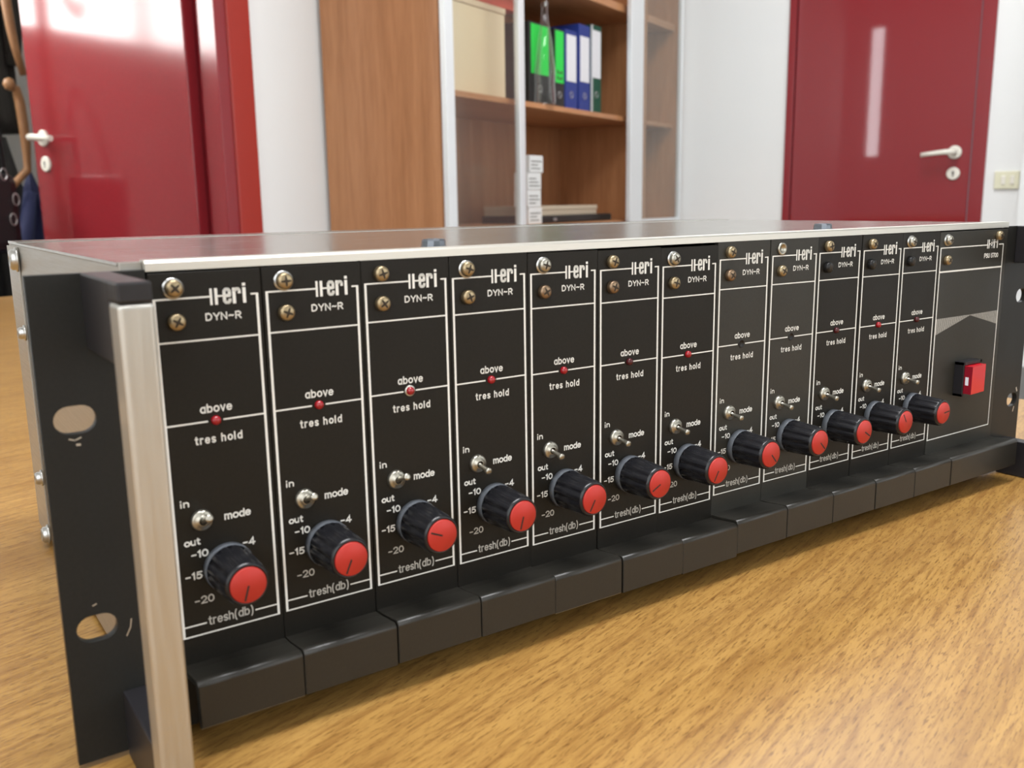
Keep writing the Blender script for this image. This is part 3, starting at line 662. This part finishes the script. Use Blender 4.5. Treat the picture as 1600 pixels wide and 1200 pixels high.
# shared pieces of the modules ------------------------------------------------
xl, xr, z1, z2, z3, z4 = -0.12, 28.35, 124.75, 112.92, 90.22, 28.56
def knob_mesh():
    bm = bmesh.new(); nf = 12
    def rf(k, t):
        a = (t * nf / (2 * math.pi)) % 1.0
        return 1.0 - 0.085 * (0.5 + 0.5 * math.cos(2 * math.pi * a)) ** 2
    add_lathe(bm, [(0, -.3), (7.1, -.3), (7.1, -2.4), (6.9, -2.9)], 'y', (0, 0, 0), 48, 1, MM)
    add_lathe(bm, [(6.9, -2.7), (7.0, -3.2), (6.45, -15.2), (6.1, -16.3)], 'y', (0, 0, 0), 96, 0, MM, rf)
    add_lathe(bm, [(6.1, -16.1), (5.75, -17.0), (5.25, -17.1), (5.15, -16.7), (0, -16.7)], 'y', (0, 0, 0), 48, 0, MM)
    bmesh.ops.recalc_face_normals(bm, faces=bm.faces[:])
    me = bpy.data.meshes.new('knob'); bm.to_mesh(me); bm.free(); me.materials.append(M['knob']); me.materials.append(M['collar']); return me
def cap_mesh():
    bm = bmesh.new()
    add_lathe(bm, [(5.1, -16.6), (5.05, -17.35), (4.9, -17.5), (0, -17.5)], 'y', (0, 0, 0), 40, 0, MM)
    ribbon(bm, [(0.1, 0), (4.5, 0)], .55, -17.55, 1)
    me = bpy.data.meshes.new('knob_cap'); bm.to_mesh(me); bm.free(); me.materials.append(M['red_cap']); me.materials.append(M['pointer']); return me
def screw_mesh(m, washer=False, hollow=False):
    bm = bmesh.new(); r = 2.35
    if washer: add_lathe(bm, [(0, -.05), (2.8, -.05), (2.8, -.55), (2.4, -.6)], 'y', (-.12, 0, 0), 28, 2, MM)
    if hollow:
        add_lathe(bm, [(2.5, -.1), (2.5, -.8), (1.7, -.8), (1.6, -.1), (0, -.1)], 'y', (0, 0, 0), 28, 0, MM)
    else:
        add_lathe(bm, [(r, -.1), (r, -1.1), (r * .96, -1.55), (r * .86, -1.9), (r * .62, -2.15), (0, -2.25)], 'y', (0, 0, 0), 28, 0, MM)
        for a in (0.35, 0.35 + math.pi / 2):    # cross recess
            c, s = math.cos(a), math.sin(a)
            for q in (-1, 1):
                pts = [(0.0 + s * .42, 0.0 - c * .42, -2.31), (0.0 - s * .42, 0.0 + c * .42, -2.31), (c * q * 1.5 - s * .22, s * q * 1.5 + c * .22, -2.22), (c * q * 1.5 + s * .22, s * q * 1.5 - c * .22, -2.22)]
                bm.faces.new([bm.verts.new(Vector((x, y, z)) * MM) for x, z, y in pts]).material_index = 1
    me = bpy.data.meshes.new('screw'); bm.to_mesh(me); bm.free()
    for q in (m, M['slot'], M['zinc']): me.materials.append(q)
    return me
def lamp_mesh(m, ring=False):
    bm = bmesh.new(); add_lathe(bm, [(1.35, -.02), (1.35, -.5), (1.2, -1.0), (.8, -1.4), (0, -1.6)], 'y', (0, 0, 0), 20, 0, MM)
    if ring: add_lathe(bm, [(1.4, -.02), (1.75, -.02), (1.75, -.3), (1.4, -.35)], 'y', (0, 0, 0), 24, 1, MM)
    me = bpy.data.meshes.new('lamp'); bm.to_mesh(me); bm.free(); me.materials.append(m); me.materials.append(M['alu_bright']); return me
def hole_mesh():
    bm = bmesh.new(); add_lathe(bm, [(1.75, -.02), (1.7, -.18), (1.35, -.18), (1.3, -.03), (0, -.03)], 'y', (0, 0, 0), 24, 0, MM)
    me = bpy.data.meshes.new('hole'); bm.to_mesh(me); bm.free(); me.materials.append(M['hole']); return me
def nut_mesh():
    bm = bmesh.new()
    def rf(k, t): return 0.90 if (abs(t - math.pi / 2) < 0.16 and k > 0) else 1.0
    add_lathe(bm, [(3.05, -.02), (3.05, -.5), (2.85, -1.1), (2.55, -1.35), (1.55, -1.45), (1.5, -2.0), (1.2, -2.0)], 'y', (0, 0, 0), 36, 0, MM, rf)
    add_lathe(bm, [(1.2, -2.0), (1.15, -1.0), (0, -1.0)], 'y', (0, 0, 0), 24, 1, MM)
    me = bpy.data.meshes.new('switch_nut'); bm.to_mesh(me); bm.free(); me.materials.append(M['nickel']); me.materials.append(M['slot']); return me
def lever_mesh(tx, tz, L):
    bm = bmesh.new(); A = Vector((0, -.9, 0)) * MM; B = Vector((tx, -L, tz)) * MM; d = (B - A)
    add_tube(bm, [A, A + d * .35, A + d * .8, A + d * .9, A + d * .97, B], [.00062, .00068, .00095, .00118, .00110, .00055], 14)
    me = bpy.data.meshes.new('switch_lever'); bm.to_mesh(me); bm.free(); me.materials.append(M['nickel']); return me
def lip_mesh(x0, x1, bare):
    bm = bmesh.new(); out = [(0.0, 20.6), (-4, 20.9), (-12.2, 21.9)]
    for i in range(6):
        t = i / 5 * math.pi / 2; out.append((-12.9 - 1.6 * math.sin(t), 20.3 + 1.6 * math.cos(t)))
    out += [(-14.5, 8.3), (-14.2, 8.0), (-12.9, 8.0), (-12.7, 8.3), (-12.7, 18.9), (-11.6, 20.0), (0, 18.8)]
    n = len(out); R_ = []
    for x in (x0 + .12, x0 + .4, x1 - .4, x1 - .12):
        ins = 0.0 if x in (x0 + .4, x1 - .4) else .22
        R_.append([bm.verts.new(Vector((x, y + (ins if y < -12.8 else 0), z - (ins if z > 20 and y < -.5 else 0))) * MM) for y, z in out])
    for A, B in zip(R_, R_[1:]):
        for i in range(n):
            j = (i + 1) % n; f = bm.faces.new([A[i], B[i], B[j], A[j]]); f.smooth = 2 <= i < 8
            if bare and i in (9, 10): f.material_index = 1
    bm.faces.new(R_[0]); bm.faces.new(R_[-1]); bmesh.ops.recalc_face_normals(bm, faces=bm.faces[:])
    me = bpy.data.meshes.new('module_lip'); bm.to_mesh(me); bm.free(); me.materials.append(M['lip']); me.materials.append(M['alu_bright']); return me
def frame_mesh(logo_dx=0.0):
    bm = bmesh.new(); hw = .45
    quad(bm, xl, z1 - hw, 14.95, z1); quad(bm, 26.2, z1 - hw, xr, z1)
    quad(bm, xl, z4, xr, z4 + .42)
    quad(bm, xl, z4, xl + .72, z1, YP * 1.1); quad(bm, xr - .72, z4, xr, z1, YP * 1.1)
    quad(bm, xl, z2 - .22, xr, z2 + .22, YP * 1.05)
    quad(bm, xl, z3 - .22, 11.7, z3 + .22, YP * 1.05); quad(bm, 16.0, z3 - .22, xr, z3 + .22, YP * 1.05)
    quad(bm, xl, 31.9 - .2, 6.8, 31.9 + .2, YP * 1.05); quad(bm, 21.0, 31.9 - .2, xr, 31.9 + .2, YP * 1.05)
    me = bpy.data.meshes.new('printed_lines'); bm.to_mesh(me); bm.free(); me.materials.append(M['white_ink']); return me
def text_mesh():
    out = {}; bm = bmesh.new()
    def fin(nm, bm):
        me = bpy.data.meshes.new(nm); bm.to_mesh(me); bm.free(); me.materials.append(M['white_ink']); me.materials.append(M['dim_ink']); out[nm] = me
    logo_into(bm); fin('printed_logo', bm)
    def T(nm, items):
        bm = bmesh.new()
        for a in items: text_into(bm, *a[:5], bold=a[5], mi=a[6] if len(a) > 6 else 0, space=a[7] if len(a) > 7 else 1.0)
        fin(nm, bm)
    T('printed_name', [('DYN~R', 13.3, 23.2, 118.0, 120.1, .34, 0, 1.0)])
    T('lamp_legend', [('above', 9.8, 18.7, 92.6, 95.1, .38, 0, 1.3), ('tres hold', 7.7, 21.0, 84.0, 86.4, .38, 0, 1.9)])
    T('switch_legend', [('in', 2.3, 4.7, 66.9, 69.0, .36, 0, 1.0), ('mode', 14.1, 21.8, 61.1, 63.5, .42, 0, .9), ('out', 2.4, 6.9, 55.5, 57.5, .40, 0, .9)])
    T('knob_scale', [('–10', 4.1, 8.9, 51.7, 53.9, .40, 0, .8), ('–15', 2.0, 6.7, 45.5, 47.7, .38, 0, .8), ('–4', 18.8, 22.5, 52.1, 54.4, .42, 0, .8), ('–20', 4.0, 9.5, 37.9, 40.2, .36, 1, .8)])
    T('knob_legend', [('tresh(db)', 7.3, 20.4, 30.4, 33.8, .36, 1, 1.1)])
    return out
KN, CP, NUT, FRM, TXT = knob_mesh(), cap_mesh(), nut_mesh(), frame_mesh(), text_mesh()
SM = {k: screw_mesh(M[m], wsh) for k, m, wsh in (('bw', 'brass', True), ('b', 'brass', False), ('r', 'brass_red', False), ('n', 'nickel', True), ('k', 'dark_screw', False))}
SM['h'] = screw_mesh(M['dark_screw'], False, True); SM['h'].materials[0] = M['nickel']
LM = {'r': lamp_mesh(M['led_red']), 'R': lamp_mesh(M['led_red'], True), 'd': lamp_mesh(M['led_dim']), 'o': hole_mesh()}
LVU, LVD = lever_mesh(.1, 2.7, 8.0), lever_mesh(.1, -1.3, 7.3)
PM = {'p': M['panel'], 'g': M['panel_sheen']}
def panel_mesh(x0, x1, m):
    bm = bmesh.new(); add_box(bm, (x0, 0, 2.0), (x1, 2.4, 131.6), 0, MM, .22, 1)
    me = bpy.data.meshes.new('module_panel'); bm.to_mesh(me); bm.free(); me.materials.append(m); return me
PAN = {k: panel_mesh(-0.93, 29.42, m) for k, m in PM.items()}
LIP = {b: lip_mesh(-0.93, 29.42, b) for b in (True, False)}
def sub(name, me, parent, x=0, y=0, z=0, ry=0, label=None):
    o = bpy.data.objects.new(name, me); sc.collection.objects.link(o); o.parent = parent
    o.location = (x * MM, y * MM, z * MM); o.rotation_euler = (0, ry, 0)
    if label: o['label'] = label
    return o
#        dx     dz    rot   paint screwA screwB lamp lever angle bare
mods = [(-.01, -.25, .10, 'p', 'bw', 'b', 'r', 1, -107, True), (0, -.06, .02, 'p', 'bw', 'b', 'r', 1, -114, False), (.04, .30, .12, 'p', 'b', 'b', 'R', 1, 157, False),
        (.09, .16, .12, 'p', 'bw', 'b', 'r', 0, -106, False), (.01, -.18, -.08, 'p', 'n', 'r', 'r', 0, -120, True), (.22, -.46, .15, 'p', 'b', 'r', 'd', 0, -153, False),
        (-.04, -.80, .09, 'p', 'n', 'b', 'r', 0, -120, False), (-.20, .35, -.08, 'g', 'b', 'r', 'o', 0, -49, False), (.02, .41, -.25, 'g', 'h', 'b', 'o', 0, -45, False),
        (-.12, .35, -.15, 'p', 'b', 'k', 'd', 0, -32, False), (.26, .14, -.20, 'p', 'b', 'k', 'r', 0, 121, False), (.18, .09, -.09, 'p', 'n', 'k', 'd', 0, 5, False)]
for i, (dx, dz, rot, pc, sa, sb, lp, up, ang, bare) in enumerate(mods):
    md = bpy.data.objects.new('module', PAN[pc]); sc.collection.objects.link(md); md.parent = rk
    R = Matrix.Rotation(math.radians(-rot), 4, 'Y')
    piv = Vector((14 * MM, 0, 75 * MM))
    md.matrix_local = Matrix.Translation(Vector(((30.48 * i + dx) * MM, 0, dz * MM)) + piv) @ R @ Matrix.Translation(-piv)
    sub('printed_lines', FRM, md)
    for nm, me in TXT.items(): sub(nm, me, md)
    sub('screw', SM[sa], md, 5.4, 0, 127.4, random.uniform(-1, 1), {'h': 'hollow screw bush without its head', 'n': 'silver screw', 'bw': 'brass screw over a grey washer'}.get(sa))
    sub('screw', SM[sb], md, 5.45, 0, 118.4, random.uniform(-1, 1), {'k': 'black screw', 'r': 'brown tarnished screw'}.get(sb))
    sub('indicator_lamp' if lp != 'o' else 'lamp_hole', LM[lp], md, 13.9, 0, 90.3, 0, {'R': 'red lamp in a bare metal ring', 'd': 'dull dark red lamp', 'o': 'empty dark lamp hole'}.get(lp))
    sub('switch_nut', NUT, md, 7.75, 0, 62.5); sub('switch_lever', LVU if up else LVD, md, 7.75, 0, 62.5, 0, 'lever tilted up' if up else 'lever tilted down')
    sub('knob', KN, md, 14.1, 0, 47.4, math.radians(7 * i)); sub('knob_cap', CP, md, 14.1, 0, 47.4, math.radians(-ang), 'red cap with a black pointer line')
    sub('module_lip', LIP[bare], md)
# power supply module --------------------------------------------------------
PX0, PX1, PDZ = 365.3, 426.9, -1.0
ps = mbox('power_module', (PX0, 0, 1.2), (PX1, 2.4, 131.2), M['panel_sheen'], bevel=.22); ps['label'] = 'wide power supply module with a red rocker switch'
bm = bmesh.new(); fx0, fx1 = 365.9, 423.5; a1_, a2_, a4_ = z1 + PDZ, z2 + PDZ, z4 + PDZ
quad(bm, fx0, a1_ - .5, 407.9, a1_); quad(bm, 418.9, a1_ - .5, fx1, a1_); quad(bm, fx0, a4_, fx1, a4_ + .5); quad(bm, fx0, a4_, fx0 + .75, a1_, YP * 1.1); quad(bm, fx1 - .6, a4_, fx1, a1_, YP * 1.1)
quad(bm, fx0, a2_ - .4, fx1, a2_ + .4, YP * 1.05); done('printed_lines', bm, ps, [M['white_ink']])
bm = bmesh.new(); logo_into(bm, 392.9, -.5); done('printed_logo', bm, ps, [M['white_ink']]); bm = bmesh.new(); text_into(bm, 'PSU 5700', 405.6, 419.0, 116.9, 119.3, bold=.45, space=.9); done('printed_name', bm, ps, [M['white_ink']])
bm = bmesh.new()
for k in range(37):
    x = 366.7 + k * .82; t = (x - 366.3) / (396.9 - 366.3); quad(bm, x, 81.0 + 7.7 * t, x + .42, 89.0)
for k in range(32):
    x = 397.3 + k * .82; t = (x - 396.9) / (423.3 - 396.9); quad(bm, x, 88.6 - 6.6 * t, x + .42, 88.95 + .3 * t)
done('printed_wedge', bm, ps, [M['dim_ink']])
sub('screw', SM['n'], ps, 371.6, 0, 127.2, .4, 'silver screw'); sub('screw', SM['b'], ps, 371.6, 0, 117.6, 1.2); sub('screw', SM['b'], ps, 417.6, 0, 128.0, .8)
bm = bmesh.new()
X0, X1, Z0, Z1, D = 386.2, 402.6, 48.4, 66.0, -5.0
add_box(bm, (X0, D, Z0), (X0 + 1.0, -.02, Z1), 0, MM, .15, 1); add_box(bm, (X1 - 1.2, D, Z0), (X1, -.02, Z1), 0, MM, .15, 1)
add_box(bm, (X0, D, Z1 - 1.6), (X1, -.02, Z1), 0, MM, .15, 1); add_box(bm, (X0, D, Z0), (X1, -.02, Z0 + 1.4), 0, MM, .15, 1)
add_box(bm, (X0 + .5, -2.0, Z0 + .5), (X1 - .5, -.02, Z1 - .5), 0, MM)
swb = done('switch_bezel', bm, ps, [M['plastic']])
bm = bmesh.new(); vv = [(X0 + 1.1, -2.1), (X1 - 1.3, -2.1), (X1 - 1.3, -8.0), (X0 + 1.1, -9.0)]
A = [bm.verts.new(Vector((x, y, Z0 + 1.6)) * MM) for x, y in vv]; B = [bm.verts.new(Vector((x, y, Z1 - 1.9)) * MM) for x, y in vv]
for i in range(4):
    f = bm.faces.new([A[i], A[(i + 1) % 4], B[(i + 1) % 4], B[i]]); f.material_index = 1 if i == 3 else 0
bm.faces.new(A); bm.faces.new(B)
vv = [bm.verts.new(Vector((X0 + 1.05, y, z)) * MM) for y, z in ((-7.3, 54.4), (-5.6, 54.4), (-5.6, 58.6), (-7.3, 58.6))]; bm.faces.new(vv).material_index = 2
done('switch_rocker', bm, ps, [M['rocker'], M['rocker_side'], M['white']])
pl = lip_mesh(PX0, PX1 + .2, False); sub('module_lip', pl, ps)
